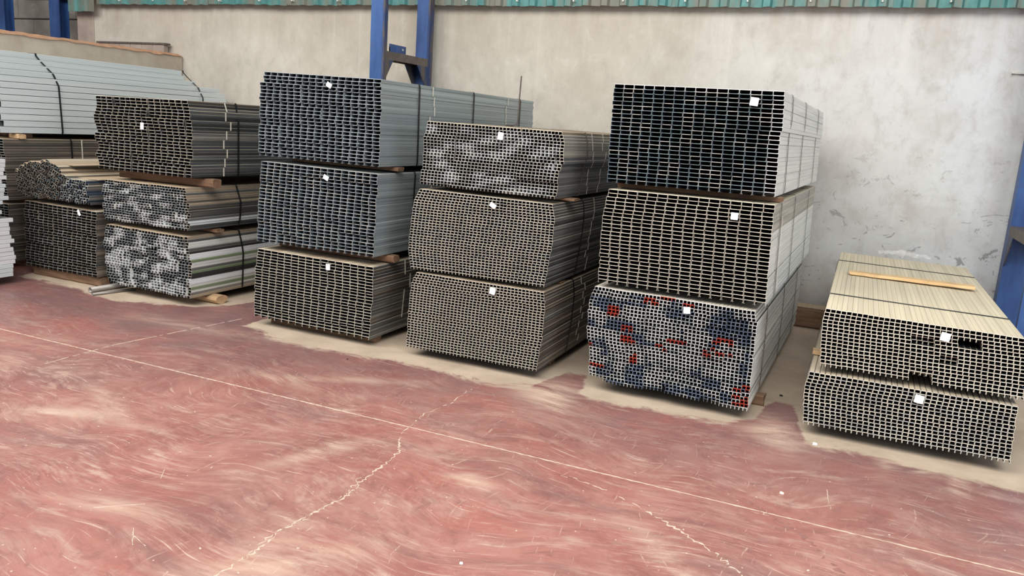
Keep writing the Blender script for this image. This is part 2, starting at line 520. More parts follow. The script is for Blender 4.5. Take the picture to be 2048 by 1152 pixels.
def ribbon(name, pts, width, mat, seed=1, jit=0.4, step=0.04, wobble=0.008, gaps=0.0, z=0.0012):
    """A dust-filled crack or joint: a thin raised ribbon of uneven width."""
    r = random.Random(seed)
    P = []
    for (a, b) in zip(pts[:-1], pts[1:]):
        n = max(1, int(math.dist(a, b) / step))
        P += [(a[0] + (b[0] - a[0]) * i / n, a[1] + (b[1] - a[1]) * i / n) for i in range(n)]
    P.append(pts[-1])
    vs, fs = [], []
    L = len(P)
    for i, p in enumerate(P):
        q = P[min(i + 1, L - 1)]
        o_ = P[max(i - 1, 0)]
        t = Vector((q[0] - o_[0], q[1] - o_[1])).normalized()
        n = Vector((-t.y, t.x))
        w = width * (1 + jit * (r.random() * 2 - 1)) * (0.5 if r.random() < 0.12 else 1)
        off = wobble * (r.random() * 2 - 1)
        c = Vector(p) + n * off
        for s, zz in ((-1, 0.0002), (-0.6, z), (0.6, z), (1, 0.0002)):
            vs.append((c.x + n.x * s * w / 2, c.y + n.y * s * w / 2, zz))
    for i in range(L - 1):
        if r.random() < gaps:
            continue
        for k in range(3):
            b = i * 4 + k
            fs.append((b, b + 4, b + 5, b + 1))
    return obj(name, vs, fs, mat, floor)


ribbon('floor_joint', [(-12.0, 3.89), (3.0, 3.905)], 0.010, M['crack'], 2, 0.6, 0.02, 0.002)
ribbon('floor_joint', [(-4.78, 5.25), (-4.95, 4.1), (-4.93, 3.4)], 0.008, M['crack'], 3, 0.5, 0.03, 0.002, 0.25)
CR = [(-2.285, 4.768), (-2.258, 4.422), (-2.303, 4.14), (-2.276, 3.87), (-2.219, 3.699), (-2.128, 3.549), (-2.107, 3.332), (-2.094, 3.132),
      (-2.064, 3.003), (-2.081, 2.848), (-2.104, 2.677), (-2.116, 2.556), (-2.097, 2.407), (-2.09, 2.276), (-2.101, 2.157), (-2.08, 1.9), (-2.12, 1.5)]
ribbon('crack', CR[:5], 0.005, M['crack'], 5, 0.8, 0.03, 0.010, 0.3)
ribbon('crack', CR[4:], 0.008, M['crack'], 6, 0.95, 0.014, 0.010, 0.06)
ribbon('crack', [(-2.13, 3.2), (-2.075, 3.0), (-2.095, 2.7), (-2.125, 2.5), (-2.09, 2.25)], 0.005, M['crack'], 16, 0.8, 0.02, 0.014, 0.35)
TY = [(-1.29, 3.773), (-1.023, 3.728), (-0.753, 3.607), (-0.555, 3.487), (-0.397, 3.384), (-0.201, 3.221), (-0.05, 3.05)]
ribbon('tyre_mark', TY[:3], 0.005, M['crack'], 7, 0.9, 0.02, 0.012, 0.3)
ribbon('tyre_mark', TY[2:], 0.009, M['crack'], 8, 0.95, 0.014, 0.014, 0.15)
ribbon('tyre_mark', [(-2.268, 3.961), (-1.956, 4.148), (-1.448, 4.273), (-0.962, 4.296), (-0.586, 4.141), (-0.3, 3.976), (-0.04, 3.75), (0.165, 3.468), (0.25, 3.2)],
       0.020, M['track'], 9, 0.9, 0.02, 0.014, 0.35)
for k, pp in enumerate([[(-3.06, 1.95), (-3.10, 1.88), (-3.02, 1.80)], [(-3.0, 2.75), (-2.93, 2.66)], [(-2.62, 2.22), (-2.50, 2.18)],
                        [(-2.66, 2.26), (-2.55, 2.16)], [(-2.95, 2.30), (-2.79, 2.44)], [(0.05, 4.36), (0.08, 4.12)]]):
    ribbon('scratch', pp, 0.0035, M['crack'], 30 + k, 0.6, 0.02, 0.003)

# ------------------------------------------------------------------ walls
WY = 8.68
wall = MB().box(-10.68, 6.0, WY, WY + 0.25, 0, 5.6).build('wall_back', M['wall'])
tag(wall, 'whitewashed back wall with dirty runs', kind='structure')
col_ = MB().box(-11.02, -10.68, WY - 0.02, WY + 0.25, 0, 5.6, 0.01).build('trim_1', M['pinkish'])
tag(col_, 'pinkish rendered pier at the end of the back wall', kind='structure')
gap = MB().box(-11.35, -11.02, WY + 0.5, WY + 0.6, 0, 5.6).build('gap_shade', M['dark_gap'])  # near-black sheet standing in for the shade in the gap
tag(gap, 'dark sheet painted as the shade in the gap beside the pier', kind='structure')

# next bay: wall of large grey panels
bay = empty('wall_left', (-16, 10.2, 0), kind='structure')
for r_ in range(6):
    z0 = 0.12 + r_ * 1.0
    for k in range(4):
        x0 = k * 1.5 + (0.0 if r_ % 2 else 0.4)
        MB().box(x0 + 0.006, x0 + 1.494, 0.0, 0.18, z0 + 0.008, z0 + 0.992, 0.012).build('panel', M['blocks'], bay)
MB().box(4.6, 5.3, -0.9, -0.82, 0, 5.6).build('panel', M['blocks'], bay)
beam = MB().box(-13.2, -11.0, 9.35, 9.45, 3.32, 3.45, 0.01).build('trim_3', M['wood_dark'])
tag(beam, 'brown rail high in the next bay', kind='structure')

# concrete partition beside the left stacks, runs towards the back wall
part_ = MB().box(-9.16, -8.95, 2.0, WY - 0.02, 0, 2.455).build('wall_partition', M['ledge'])
tag(part_, 'low concrete partition with rust coloured dust on its top', kind='structure')
rr = random.Random(3)
cap_v, cap_f = [], []
ys = np.arange(2.0, WY - 0.02, 0.08)
for y in ys:
    h1, h2 = 0.018 + rr.random() * 0.016, 0.012 + rr.random() * 0.012
    cap_v += [(-9.17, y, 2.452), (-9.12, y, 2.455 + h1), (-9.0, y, 2.455 + h2), (-8.935 + rr.random() * 0.012, y, 2.448 - rr.random() * 0.02)]
for i in range(len(ys) - 1):
    for k in range(3):
        b = i * 4 + k
        cap_f.append((b, b + 1, b + 5, b + 4))
obj('dust_ridge', cap_v, cap_f, plain('rust_coloured_dust', (0.56, 0.31, 0.18), 0.95, 0, 0.35, 9), part_)

# pale boards leaning behind the partition
lean = empty('board_stack', (-9.8, 8.6, 0), label='pale boards with a brown edge standing behind the concrete partition', cat='board')
for k in range(6):
    MB().box(-0.66 + k * 0.215, -0.45 + k * 0.215, -0.05, 0.03, 0, 2.585, 0.004).build('board', M['pinkish'], lean)
MB().box(-0.68, 0.66, -0.065, 0.04, 2.586, 2.612, 0.004).build('edge_rail', M['rust'], lean)

# corrugated cladding above the wall
teal = M['teal']
clad = empty('trim_4', (0, 0, 0), kind='structure')
def sheet(x0, x1, z0, z1, y, seed):
    r = random.Random(seed)
    pitch = 0.21
    pts = []
    x = x0
    for _ in range(max(2, int((x1 - x0) / pitch))):
        pts += [(x, 0), (x + 0.085, 0), (x + 0.105, -0.035), (x + 0.17, -0.035), (x + 0.19, 0)]
        x += pitch
    pts.append((x1, 0))
    vs, fs = [], []
    for (px, py) in pts:
        jz = r.uniform(-0.004, 0.004)
        for zz in (z0 + jz, z1):
            vs += [(px, y + py, zz), (px, y + py + 0.004, zz)]
    for i in range(len(pts) - 1):
        b, c = i * 4, i * 4 + 4
        fs += [(b, c, c + 2, b + 2), (b + 1, b + 3, c + 3, c + 1), (b, b + 1, c + 1, c)]
    return obj('cladding_sheet', vs, fs, teal, clad)
x = -10.5
k = 0
while x < 5.5:
    w = 0.21 * 5
    sheet(x, x + w + 0.02, 3.128 + rnd.uniform(-0.008, 0.008), 5.5, WY - 0.10 - (k % 2) * 0.006, k)
    x += w
    k += 1
sheet(-11.04, -10.5 + 0.0, 3.02, 5.5, WY - 0.14, 99)
for i in range(26):
    hx = -10.0 + i * 0.62 + rnd.uniform(-.05, .05)
    m_ = MB()
    m_.prism([(hx + 0.009 * math.cos(t), 3.172 + 0.009 * math.sin(t)) for t in [q * math.pi / 3 for q in range(6)]], 1, 0, 2, WY - 0.158, WY - 0.10)
    m_.build('screw', M['edge_grey'], clad)


# blue lattice posts
def lattice_post(label, xc, w, yn, dn, yf, df, z_bar, bracket=True, grp='blue steel wall posts'):
    t = empty('steel_post', (xc, yf, 0), label=label, cat='post', group=grp)
    fl = 0.012
    def channel(y0, d):
        m_ = MB()
        # channel section: web faces -Y, two flanges going back, lips on the flanges
        m_.box(-w / 2, w / 2, y0, y0 + fl, 0, 5.6)
        m_.box(w / 2 - fl, w / 2, y0 + fl, y0 + d, 0, 5.6)
        m_.box(-w / 2, -w / 2 + fl, y0 + fl, y0 + d, 0, 5.6)
        m_.build('upright', M['blue'], t)
        e = MB().box(w / 2 - 0.02, w / 2 + 0.003, y0 - 0.004, y0 + 0.016, 0.0, 5.6)
        e.box(w / 2 - 0.001, w / 2 + 0.004, y0 + 0.016, y0 + d, 0.0, 5.6)
        e.build('worn_edge', M['worn'], t)
    channel(yn - yf, dn)
    channel(0, df)
    y0, y1 = yn - yf + dn, 0.0
    # cross bar, channel open downwards, with gussets at both ends
    MB().box(-w / 2, w / 2, y0, y1, z_bar, z_bar + 0.012).build('crossbar', M['rust'], t)
    for s in (-1, 1):
        xx = s * w / 2
        x0, x1 = (xx - 0.010, xx) if s > 0 else (xx, xx + 0.010)
        m_ = MB()
        m_.box(x0, x1, y0, y1, z_bar - 0.075, z_bar)
        m_.build('side_plate', M['rust'], t)
        m_ = MB()
        m_.prism([(y0, z_bar - 0.075), (y0 + 0.14, z_bar - 0.075), (y0, z_bar - 0.27)], 0, 1, 2, x0, x1)
        m_.prism([(y1, z_bar - 0.075), (y1 - 0.24, z_bar - 0.075), (y1, z_bar - 0.36)], 0, 1, 2, x0, x1)
        m_.build('gusset_plate', M['worn'], t)
    if bracket:
        yb = (y0 + y1) / 2 - 0.22
        m_ = MB()
        m_.box(-0.03, -0.015, yb, yb + 0.33, z_bar + 0.012, z_bar + 0.11)
        m_.box(-0.03, 0.07, yb, yb + 0.012, z_bar + 0.012, z_bar + 0.08)
        pl = m_.build('mounting_plate', M['blue'], t)
        for q in (0.07, 0.25):
            MB().box(-0.016, -0.008, yb + q, yb + q + 0.02, z_bar + 0.06, z_bar + 0.08).build('bolt', M['edge_grey'], pl)
    return t


lattice_post('tall blue twin post with rusty cross bar behind the blue-grey channel stack', -4.965, 0.175, 7.50, 0.055, 8.45, 0.09, 2.49)
lattice_post('blue post with rusty shelf plate at the right end of the wall', 1.41, 0.28, 7.25, 0.06, 8.40, 0.16, 1.20, bracket=False)
for (px, lab) in ((-12.35, 'dark blue post standing in front of the grey panels beside the pier'), (-13.69, 'dark blue post cut by the top left corner of the photo')):
    t = empty('steel_post', (px, 9.3, 0), label=lab, cat='post', group='blue posts of the next bay')
    MB().box(-0.12, 0.12, 0, 0.012, 0, 5.6).box(-0.12, 0.12, 0.16, 0.172, 0, 5.6).box(-0.006, 0.006, 0.012, 0.16, 0, 5.6).build('upright', M['blue'], t)
    MB().box(-0.16, 0.16, -0.05, 0.22, 0.0, 0.015).build('base_plate', M['blue'], t)

# small fitting on the wall
br = MB().box(-0.05, 0.05, -0.012, 0, -0.02, 0.0).box(-0.05, -0.03, -0.045, -0.012, -0.02, -0.008).box(0.0, 0.05, -0.03, -0.012, -0.02, -0.005)
bro = br.build('wall_bracket', M['edge_grey'], loc=(1.14, WY, 2.585))
tag(bro, 'small dark metal bracket high on the right of the wall', 'bracket')


# ------------------------------------------------------------------ profile bundles
def section(kind, w, h, tx, tz, ch, lip):
    """Outer and inner outline of one rolled profile, centred, open side down; x, z."""
    if kind == 'C':
        o = [(-w / 2 + lip, -h / 2), (-w / 2, -h / 2), (-w / 2, h / 2 - ch), (-w / 2 + ch, h / 2),
             (w / 2 - ch, h / 2), (w / 2, h / 2 - ch), (w / 2, -h / 2), (w / 2 - lip, -h / 2)]
        i = [(-w / 2 + lip, -h / 2 + tz * .35), (-w / 2 + tx, -h / 2 + tz * .35), (-w / 2 + tx, h / 2 - tz - ch * .5), (-w / 2 + ch + tx * .5, h / 2 - tz),
             (w / 2 - ch - tx * .5, h / 2 - tz), (w / 2 - tx, h / 2 - tz - ch * .5), (w / 2 - tx, -h / 2 + tz * .35), (w / 2 - lip, -h / 2 + tz * .35)]
    else:
        o = [(-w / 2, -h / 2), (-w / 2, h / 2 - ch), (-w / 2 + ch, h / 2), (w / 2 - ch, h / 2), (w / 2, h / 2 - ch), (w / 2, -h / 2)]
        i = [(-w / 2 + tx, -h / 2), (-w / 2 + tx, h / 2 - tz - ch * .5), (-w / 2 + ch + tx * .5, h / 2 - tz), (w / 2 - ch - tx * .5, h / 2 - tz),
             (w / 2 - tx, h / 2 - tz - ch * .5), (w / 2 - tx, -h / 2)]
    return o, i


def profile_geo(kind, w, h, L, tx, tz, ch, lip, rot=0.0):
    o, i = section(kind, w, h, tx, tz, ch, lip)
    k = len(o)
    ring = o + i[::-1]
    if rot:
        ca, sa = math.cos(rot), math.sin(rot)
        ring = [(x * ca - z * sa, x * sa + z * ca) for x, z in ring]
    n = len(ring)
    v = [(x, 0.0, z) for x, z in ring] + [(x, L, z) for x, z in ring]
    f, mi = [], []
    for a in range(n):
        b = (a + 1) % n
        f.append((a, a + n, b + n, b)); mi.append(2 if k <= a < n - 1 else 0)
    for a in range(k - 1):
        f.append((a, a + 1, n - 2 - a, n - 1 - a)); mi.append(1)
    return np.array(v), f, mi


def strap_loop(pts, y, wd, mat, name, parent, t=0.0022):
    """Flat band round the section outline pts (x, z), standing off t."""
    cx = sum(p[0] for p in pts) / len(pts)
    cz = sum(p[1] for p in pts) / len(pts)
    n = len(pts)
    vs, fs = [], []
    for j, (x, z) in enumerate(pts):
        a, b = pts[j - 1], pts[(j + 1) % n]
        tx_, tz_ = b[0] - a[0], b[1] - a[1]
        l = math.hypot(tx_, tz_) or 1
        nx, nz = tz_ / l, -tx_ / l
        if nx * (x - cx) + nz * (z - cz) < 0:
            nx, nz = -nx, -nz
        for o_ in (0.001, 0.001 + t):
            for yy in (y - wd / 2, y + wd / 2):
                vs.append((x + nx * o_, yy, z + nz * o_))
    for j in range(n):
        b, c = j * 4, ((j + 1) % n) * 4
        fs += [(b + 2, b + 3, c + 3, c + 2), (b, c, c + 1, b + 1), (b, b + 2, c + 2, c), (b + 1, c + 1, c + 3, b + 3)]
    return obj(name, vs, fs, mat, parent)


CAMP = Vector((0, 0, 1.8))
NAMEP = 'channel_profile'
GRP = 'strapped bundles of metal profiles'


def bundle(label, Y, left, right, zt, zb, cols, rows, L=2.97, kind='C', tone=None, yaw=0.0, seed=1, parts=300,
           tx=0.0012, tz=0.0030, ch=0.0028, lip=0.007, recess=None, skip=None, jy=0.008, pack=(3, 3), packj=0.006,
           straps=(0.56, 1.54, 2.55), strap_mat='strap', tapes=(0.78, 2.2), tape_rows=3, tagpos=None, tagsize=(0.045, 0.05), tagrot=0.1,
           gapx=0.0014, gapz=0.0006, rowlen=None, rowshift=None, sag=None, name='profile_bundle', tag_mat='tag', widen=0.0):
    """left/right: outline [(height fraction from the top, X)]; zt/zb: (left, right) top and bottom heights."""
    r = random.Random(seed)
    lf, lx = zip(*left)
    rf, rx = zip(*right)
    cx = (np.interp(1, lf, lx) + np.interp(1, rf, rx)) / 2
    zbase = min(zb)
    root = empty(name, (cx, Y, zbase), -yaw, label=label, cat='bundle', group=GRP)
    H = ((zt[0] - zb[0]) + (zt[1] - zb[1])) / 2
    widths = [np.interp(q, rf, rx) - np.interp(q, lf, lx) for q in np.linspace(0, 1, 11)]
    pw = min(widths) / cols - gapx
    hmin = min(zt[0] - zb[0], zt[1] - zb[1])
    ph = hmin / rows - gapz
    gv, gf, gm = profile_geo(kind, pw, ph, L, tx, tz, ch, lip)
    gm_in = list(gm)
    gm_in[3 if kind == 'C' else 2] = 2      # web under another row: dust-free, takes the shade-darkened inner colour
    gf_a = gf
    cells = []
    packoff = {}
    for ri in range(rows):
        q = (ri + 0.5) / rows
        xl, xr = np.interp(q, lf, lx) - cx, np.interp(q, rf, rx) - cx
        rj = r.uniform(-0.003, 0.003)
        ry = r.uniform(-jy, jy) * 0.5
        for ci in range(cols):
            if skip and skip(ri, ci):
                continue
            u = (ci + 0.5) / cols
            x = xl + (xr - xl) * u + rj
            z = (zt[0] + (zt[1] - zt[0]) * u) * (1 - q) + (zb[0] + (zb[1] - zb[0]) * u) * q - zbase
            if sag:
                z += sag(u, q)
            pk = (ri // pack[0], ci // pack[1])
            if pk not in packoff:
                packoff[pk] = r.uniform(-packj, packj)
            y = ry + packoff[pk] + r.uniform(-jy, jy) * 0.35
            if recess:
                y += recess(ri, ci)
            if rowshift:
                x += rowshift(ri)
            tn = tone(ri, ci, r) if tone else ('galv_mid', 'edge_grey')
            if len(tn) == 2:
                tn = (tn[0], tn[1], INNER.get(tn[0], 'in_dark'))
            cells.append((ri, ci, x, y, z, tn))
    # which of them are separate parts: visible flank and top first, then by distance
    def key(c):
        p = Vector((cx + c[2], Y + c[3], zbase + c[4]))
        return (p - CAMP).length - (3.0 if (c[0] == 0 or c[1] == cols - 1) else 0.0)
    order = sorted(cells, key=key)
    single = order[:parts] if parts else []
    rest = order[parts:] if parts else order
    protos = {}
    for (ri, ci, x, y, z, tn) in single:
        vk = (tn, ri == 0)
        if vk not in protos:
            me = bpy.data.meshes.new(NAMEP)
            me.from_pydata(gv.tolist(), [], gf)
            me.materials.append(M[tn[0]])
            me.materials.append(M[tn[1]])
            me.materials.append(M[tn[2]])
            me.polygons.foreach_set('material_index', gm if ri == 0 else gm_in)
            me.update()
            protos[vk] = me
        o = bpy.data.objects.new(NAMEP, protos[vk])
        o.parent = root
        o.location = (x, y + (rowlen(ri, r)[0] if rowlen else 0), z)
        C.objects.link(o)
    if rest:
        names = sorted({m_ for c in rest for m_ in c[5]})
        idx = {m_: i for i, m_ in enumerate(names)}
        nv = len(gv)
        V = np.concatenate([gv + np.array([[c[2], c[3] + (rowlen(c[0], r)[0] if rowlen else 0), c[4]]]) for c in rest])
        F, MI = [], []
        for j, c in enumerate(rest):
            b = j * nv
            F += [tuple(b + a for a in ff) for ff in gf_a]
            ii = [idx[m_] for m_ in c[5]]
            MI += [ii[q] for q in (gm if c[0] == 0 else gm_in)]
        o = obj('channel_profiles', V.tolist(), F, [M[m_] for m_ in names], root, MI)
        o['kind'] = 'stuff'
    # outline for the straps
    if rowshift is None: rowshift = lambda ri: 0.0
    qs = [0.0, 0.03, 0.1, 0.25, 0.4, 0.55, 0.7, 0.85, 0.97, 1.0]
    def ptl(q, side):
        f_, x_ = (lf, lx) if side < 0 else (rf, rx)
        qq = min(max(q, 0.5 / rows), 1 - 0.5 / rows)
        u = 0 if side < 0 else 1
        x = np.interp(qq, f_, x_) - cx + rowshift(min(rows - 1, int(q * rows)))
        if q in (0.0, 1.0):
            x -= side * 0.006
        z = zt[u] * (1 - q) + zb[u] * q - zbase
        return (x + side * 0.003, z + (0.001 if q == 0 else -0.001 if q == 1 else 0))
    outline = [ptl(q, 1) for q in qs] + [ptl(q, -1) for q in qs[::-1]]
    for s_ in straps:
        strap_loop(outline, s_ + r.uniform(-.01, .01), 0.020, M[strap_mat], 'strap', root)
    for t_ in tapes:
        yy = t_
        for k in range(0, rows // tape_rows):
            yy = t_ + r.uniform(-0.05, 0.05)
            if r.random() < 0.1:
                continue
            q0, q1 = (k * tape_rows + 0.1) / rows, ((k + 1) * tape_rows - 0.1) / rows
            a, b = ptl(q0, 1), ptl(q1, 1)
            vs = []
            for (px, pz) in (a, b):
                for dx in (0.0015, 0.003):
                    for dy in (-0.007, 0.007):
                        vs.append((px + dx, yy + dy, pz))
            fs = [(2, 3, 7, 6), (0, 4, 5, 1), (0, 2, 6, 4), (1, 5, 7, 3), (0, 1, 3, 2), (4, 6, 7, 5)]
            obj('paper_tape', vs, fs, M['tape'], root)
    if tagpos:
        tx0, tz0 = tagpos[0] - cx, tagpos[1] - zbase
        w_, h_ = tagsize
        ca, sa = math.cos(tagrot), math.sin(tagrot)
        vs = []
        for yy in (-0.022, -0.0205):
            for (a, b, dy) in ((-1, -1, 0), (0, -1, -.004), (1, -1, 0), (1, 0, 0), (1, 1, 0), (0, 1, -.003), (-1, 1, 0.002), (-1, 0, 0)):
                px, pz = a * w_ / 2, b * h_ / 2
                vs.append((tx0 + px * ca - pz * sa, yy + dy, tz0 + px * sa + pz * ca))
        fs = [tuple(range(8))[::-1], tuple(range(8, 16))] + [(i, (i + 1) % 8, 8 + (i + 1) % 8, 8 + i) for i in range(8)]
        t = obj('paper_tag', vs, fs, M[tag_mat], root)
        MB().box(tx0 - 0.003, tx0 + 0.003, -0.021, 0.02, tz0 + h_ / 2 - 0.012, tz0 + h_ / 2 - 0.006).build('tie', M['edge_grey'], t)
    return root


def const(a, b):
    return lambda r, c, rn: (a, b)


def pick(*opts):
    def f(r, c, rn):
        x = rn.random() * sum(o[2] for o in opts)
        for o in opts:
            x -= o[2]
            if x <= 0:
                return (o[0], o[1])
        return (opts[-1][0], opts[-1][1])
    return f


def patches(base, items, seed, cell=(4, 5)):
    """Neighbouring profiles of one small pack look alike, with ragged borders."""
    from mathutils import noise as mn
    def f(r, c, rn):
        pr, pc = r // cell[0], (c + (r // cell[0]) * 2) // cell[1]
        h = mn.noise(Vector((c / cell[1] * 1.0 + seed + r * 0.12, r / cell[0] * 0.95, seed * 0.37)))
        h += (random.Random(seed * 7919 + pr * 131 + pc * 17).random() - 0.5) * 0.55 + (rn.random() - 0.5) * 0.12
        h = min(max(0.5 + h, 0.0), 0.999)
        lo = 1.0
        for it in items:
            lo -= it[2]
            if h >= lo:
                return it[:2] + it[3:]
        return base
    return f


# --- blue-grey stack (three bundles)
bundle('blue-grey channel bundle on top of its stack, in front of the blue twin post', 5.15,
       [(0, -4.462), (.12, -4.472), (.13, -4.492), (.5, -4.505), (1, -4.508)], [(0, -3.362), (1, -3.357)], (2.094, 2.074), (1.434, 1.430),
       17, 24, tone=const('galv_blue', 'edge_blue'), seed=11, tagpos=(-3.817, 2.013), tagrot=-0.5, tagsize=(0.05, 0.035),
       tz=0.0034, lip=0.012, packj=0.010, jy=0.012, straps=(0.55, 1.53, 2.6), tapes=(0.78, 2.25))
bundle('blue-grey channel bundle in the middle, between the blue-grey top bundle and a cream-edged one', 5.15,
       [(0, -4.485), (.3, -4.50), (.6, -4.525), (1, -4.524)], [(0, -3.364), (.5, -3.372), (1, -3.388)], (1.388, 1.376), (0.730, 0.732),
       17, 24, tone=pick(('galv_blue', 'edge_blue', .55), ('galv_blue', 'edge_grey', .45)), seed=12, ch=0.0040, tagpos=(-3.829, 1.311), tagrot=-0.45,
       tagsize=(0.05, 0.035), lip=0.012, packj=0.008, straps=(0.55, 1.53, 2.55))
bundle('cream-edged channel bundle lowest in the stack with two blue-grey bundles', 5.15,
       [(0, -4.520), (.4, -4.545), (1, -4.556)], [(0, -3.385), (.3, -3.374), (1, -3.402)], (0.665, 0.655), (0.079, 0.066),
       16, 24, tone=pick(('galv_dark', 'edge_cream', .7), ('galv_brown', 'edge_cream', .3)), seed=13, ch=0.0045, tagpos=(-3.793, 0.606), tagrot=0.05,
       tagsize=(0.04, 0.05), packj=0.006, straps=(0.66, 1.5, 2.5), tapes=(0.5,), tape_rows=5)

# --- tall stack beside the right-hand wall bay
bundle('bundle of wide dark-mouthed channels on top of the tallest stack near the right', 5.18,
       [(0, -1.582), (.1, -1.590), (.5, -1.587), (1, -1.575)], [(0, -0.507), (.38, -0.492), (.40, -0.503), (1, -0.484)], (2.117, 2.113), (1.474, 1.478),
       16, 24, tone=lambda r, c, rn: ('galv_light', 'edge_white') if c > 14 or r < 1 else (('navy', 'edge_teal') if rn.random() < .7 else ('galv_dark', 'edge_grey')),
       yaw=math.radians(1.5), seed=21, tagpos=(-0.677, 2.043), tagrot=-0.1, tagsize=(0.05, 0.05), packj=0.005, straps=(0.42, 1.3, 2.4), strap_mat='strap_dusty', tapes=())
bundle('bundle of wide cream-edged channels in the middle of the tallest stack near the right', 5.18,
       [(0, -1.560), (.15, -1.575), (.3, -1.590), (1, -1.578)], [(0, -0.482), (1, -0.455)], (1.429, 1.430), (0.786, 0.788),
       16, 25, tone=lambda r, c, rn: ('galv_light' if r > 6 else 'galv_cream', 'edge_cream') if c > 14 or r < 1 else ('galv_dark', 'edge_cream'),
       yaw=math.radians(1.3), seed=22, tagpos=(-0.712, 1.336), tagrot=0.0, tagsize=(0.045, 0.045), packj=0.005, straps=(0.36, 1.2, 2.3), strap_mat='strap_dusty', tapes=(0.42,), tape_rows=4)


def tone4c(r, c, rn):
    pk = (r // 3, c // 5)
    h = random.Random(9001 + pk[0] * 57 + pk[1] * 13).random()
    reds = {(5, 5), (6, 5), (7, 5), (5, 6), (6, 6), (7, 6), (6, 7), (7, 7), (5, 7), (11, 11), (10, 10), (10, 11), (10, 9), (11, 9), (13, 9), (13, 11), (13, 10), (14, 10), (14, 11), (14, 12), (14, 9),
            (19, 11), (20, 11), (19, 12), (20, 12), (18, 12), (12, 21), (12, 22), (12, 23), (12, 24), (12, 25), (1, 14), (1, 15), (2, 14), (2, 16), (1, 16), (2, 17), (0, 18), (0, 19), (0, 20), (0, 21), (1, 24), (1, 25), (1, 26),
            (9, 33), (9, 34), (9, 35), (10, 32), (10, 33), (10, 36), (9, 36), (12, 32), (13, 33), (13, 34), (13, 36), (14, 30), (14, 31),
            (22, 39), (22, 38), (21, 40), (21, 41), (22, 41), (24, 38), (24, 39), (25, 40), (25, 41), (24, 41), (26, 38), (26, 39), (26, 40), (26, 41), (23, 0), (23, 1), (23, 2), (23, 3), (14, 18), (14, 19), (15, 20), (13, 30), (17, 0)}
    if c == 41 or r == 0:
        return ('galv_light', 'edge_red' if (r, c) in reds else 'edge_white', 'in_dark')
    if (r, c) in reds:
        return ('red', 'edge_red')
    from mathutils import noise as mn
    g = mn.noise(Vector((c * 0.13, r * 0.2, 4.2))) + (h - 0.5) * 0.7
    if g > 0.16:
        return ('navy', 'edge_navy') if rn.random() < 0.8 else ('navy', 'edge_blue')
    if g > -0.12:
        return ('galv_mid', 'edge_white') if rn.random() < 0.6 else ('galv_mid', 'edge_blue')
    return ('galv_mid', 'edge_white', 'in_mid') if rn.random() < 0.5 else ('galv_dark', 'edge_white')


bundle('bundle of small channels with red and blue ones mixed in, lowest of the tallest stack', 5.18,
       [(0, -1.599), (.15, -1.628), (.5, -1.625), (.68, -1.590), (1, -1.582)], [(0, -0.520), (.12, -0.494), (.6, -0.486), (1, -0.484)], (0.752, 0.748), (0.090, 0.082),
       42, 28, kind='U', parts=0, tone=tone4c, yaw=math.radians(1.2), seed=23, tagpos=(-0.943, 0.689), tagrot=0.1, tagsize=(0.045, 0.045), tx=0.0016, tz=0.0032,
       ch=0.002, pack=(3, 5), packj=0.012, jy=0.006, straps=(0.5, 1.5, 2.5), strap_mat='strap_dusty', tapes=(),
       skip=lambda r, c: (r == 27 and c in (20, 30, 32)) or (r >= 27 and c < 4) or (r == 26 and c in (20,)), sag=lambda u, q: -0.006 * math.sin(u * 9) * q)

# --- stack of small channels left of the tallest stack
bundle('bundle of small channels with pale inner faces and a tan top, uppermost of its stack', 5.15,
       [(0, -2.949), (.25, -2.975), (.55, -2.985), (1, -3.005)], [(0, -1.908), (.2, -1.884), (.45, -1.884), (.5, -1.90), (1, -1.923)], (1.795, 1.785), (1.334, 1.326),
       38, 21, kind='U', parts=0, tone=lambda r, c, rn: ('tan', 'edge_cream') if r == 0 else (('galv_cream' if r < 8 else 'galv_mid', 'edge_cream') if c == 37 else patches(('galv_dark', 'edge_grey'), [('galv_light', 'edge_white', .20, 'in_light'), ('galv_mid', 'edge_white', .22, 'in_mid')], 31, (3, 5))(r, c, rn)),
       seed=31, ch=0.0034, tagpos=(-2.357, 1.726), tagrot=-0.1, tagsize=(0.042, 0.052), pack=(4, 9), packj=0.018, jy=0.008, straps=(0.48, 1.5, 2.5), strap_mat='strap_dusty', tapes=(0.62, 0.9))
bundle('bundle of small cream-edged channels in the middle, its tag folded', 5.15,
       [(0, -2.990), (.15, -3.042), (.5, -3.066), (.8, -3.074), (1, -3.045)], [(0, -1.935), (.17, -1.913), (.5, -1.921), (1, -1.955)], (1.300, 1.290), (0.690, 0.700),
       37, 30, kind='U', parts=0, tone=pick(('galv_dark', 'edge_cream', .8), ('galv_mid', 'edge_grey', .2)), seed=32, ch=0.0034, tagpos=(-2.382, 1.238), tagrot=-0.5,
       tagsize=(0.05, 0.032), pack=(5, 8), packj=0.006, jy=0.004, straps=(0.62, 1.5, 2.5), tapes=(0.84,))
bundle('bundle of small cream-edged channels lowest beside the gap to the tallest stack', 5.15,
       [(0, -2.995), (.15, -3.039), (.45, -3.053), (1, -3.060)], [(0, -1.955), (.2, -1.935), (.6, -1.944), (1, -1.968)], (0.668, 0.664), (0.072, 0.075),
       37, 29, kind='U', parts=0, tone=pick(('galv_brown', 'edge_cream', .75), ('galv_dark', 'edge_cream', .25)), seed=33, ch=0.0034, tagpos=(-2.344, 0.621), tagrot=-0.15,
       tagsize=(0.045, 0.05), pack=(5, 8), packj=0.006, jy=0.004, straps=(0.62, 1.5, 2.5), tapes=(0.84,))


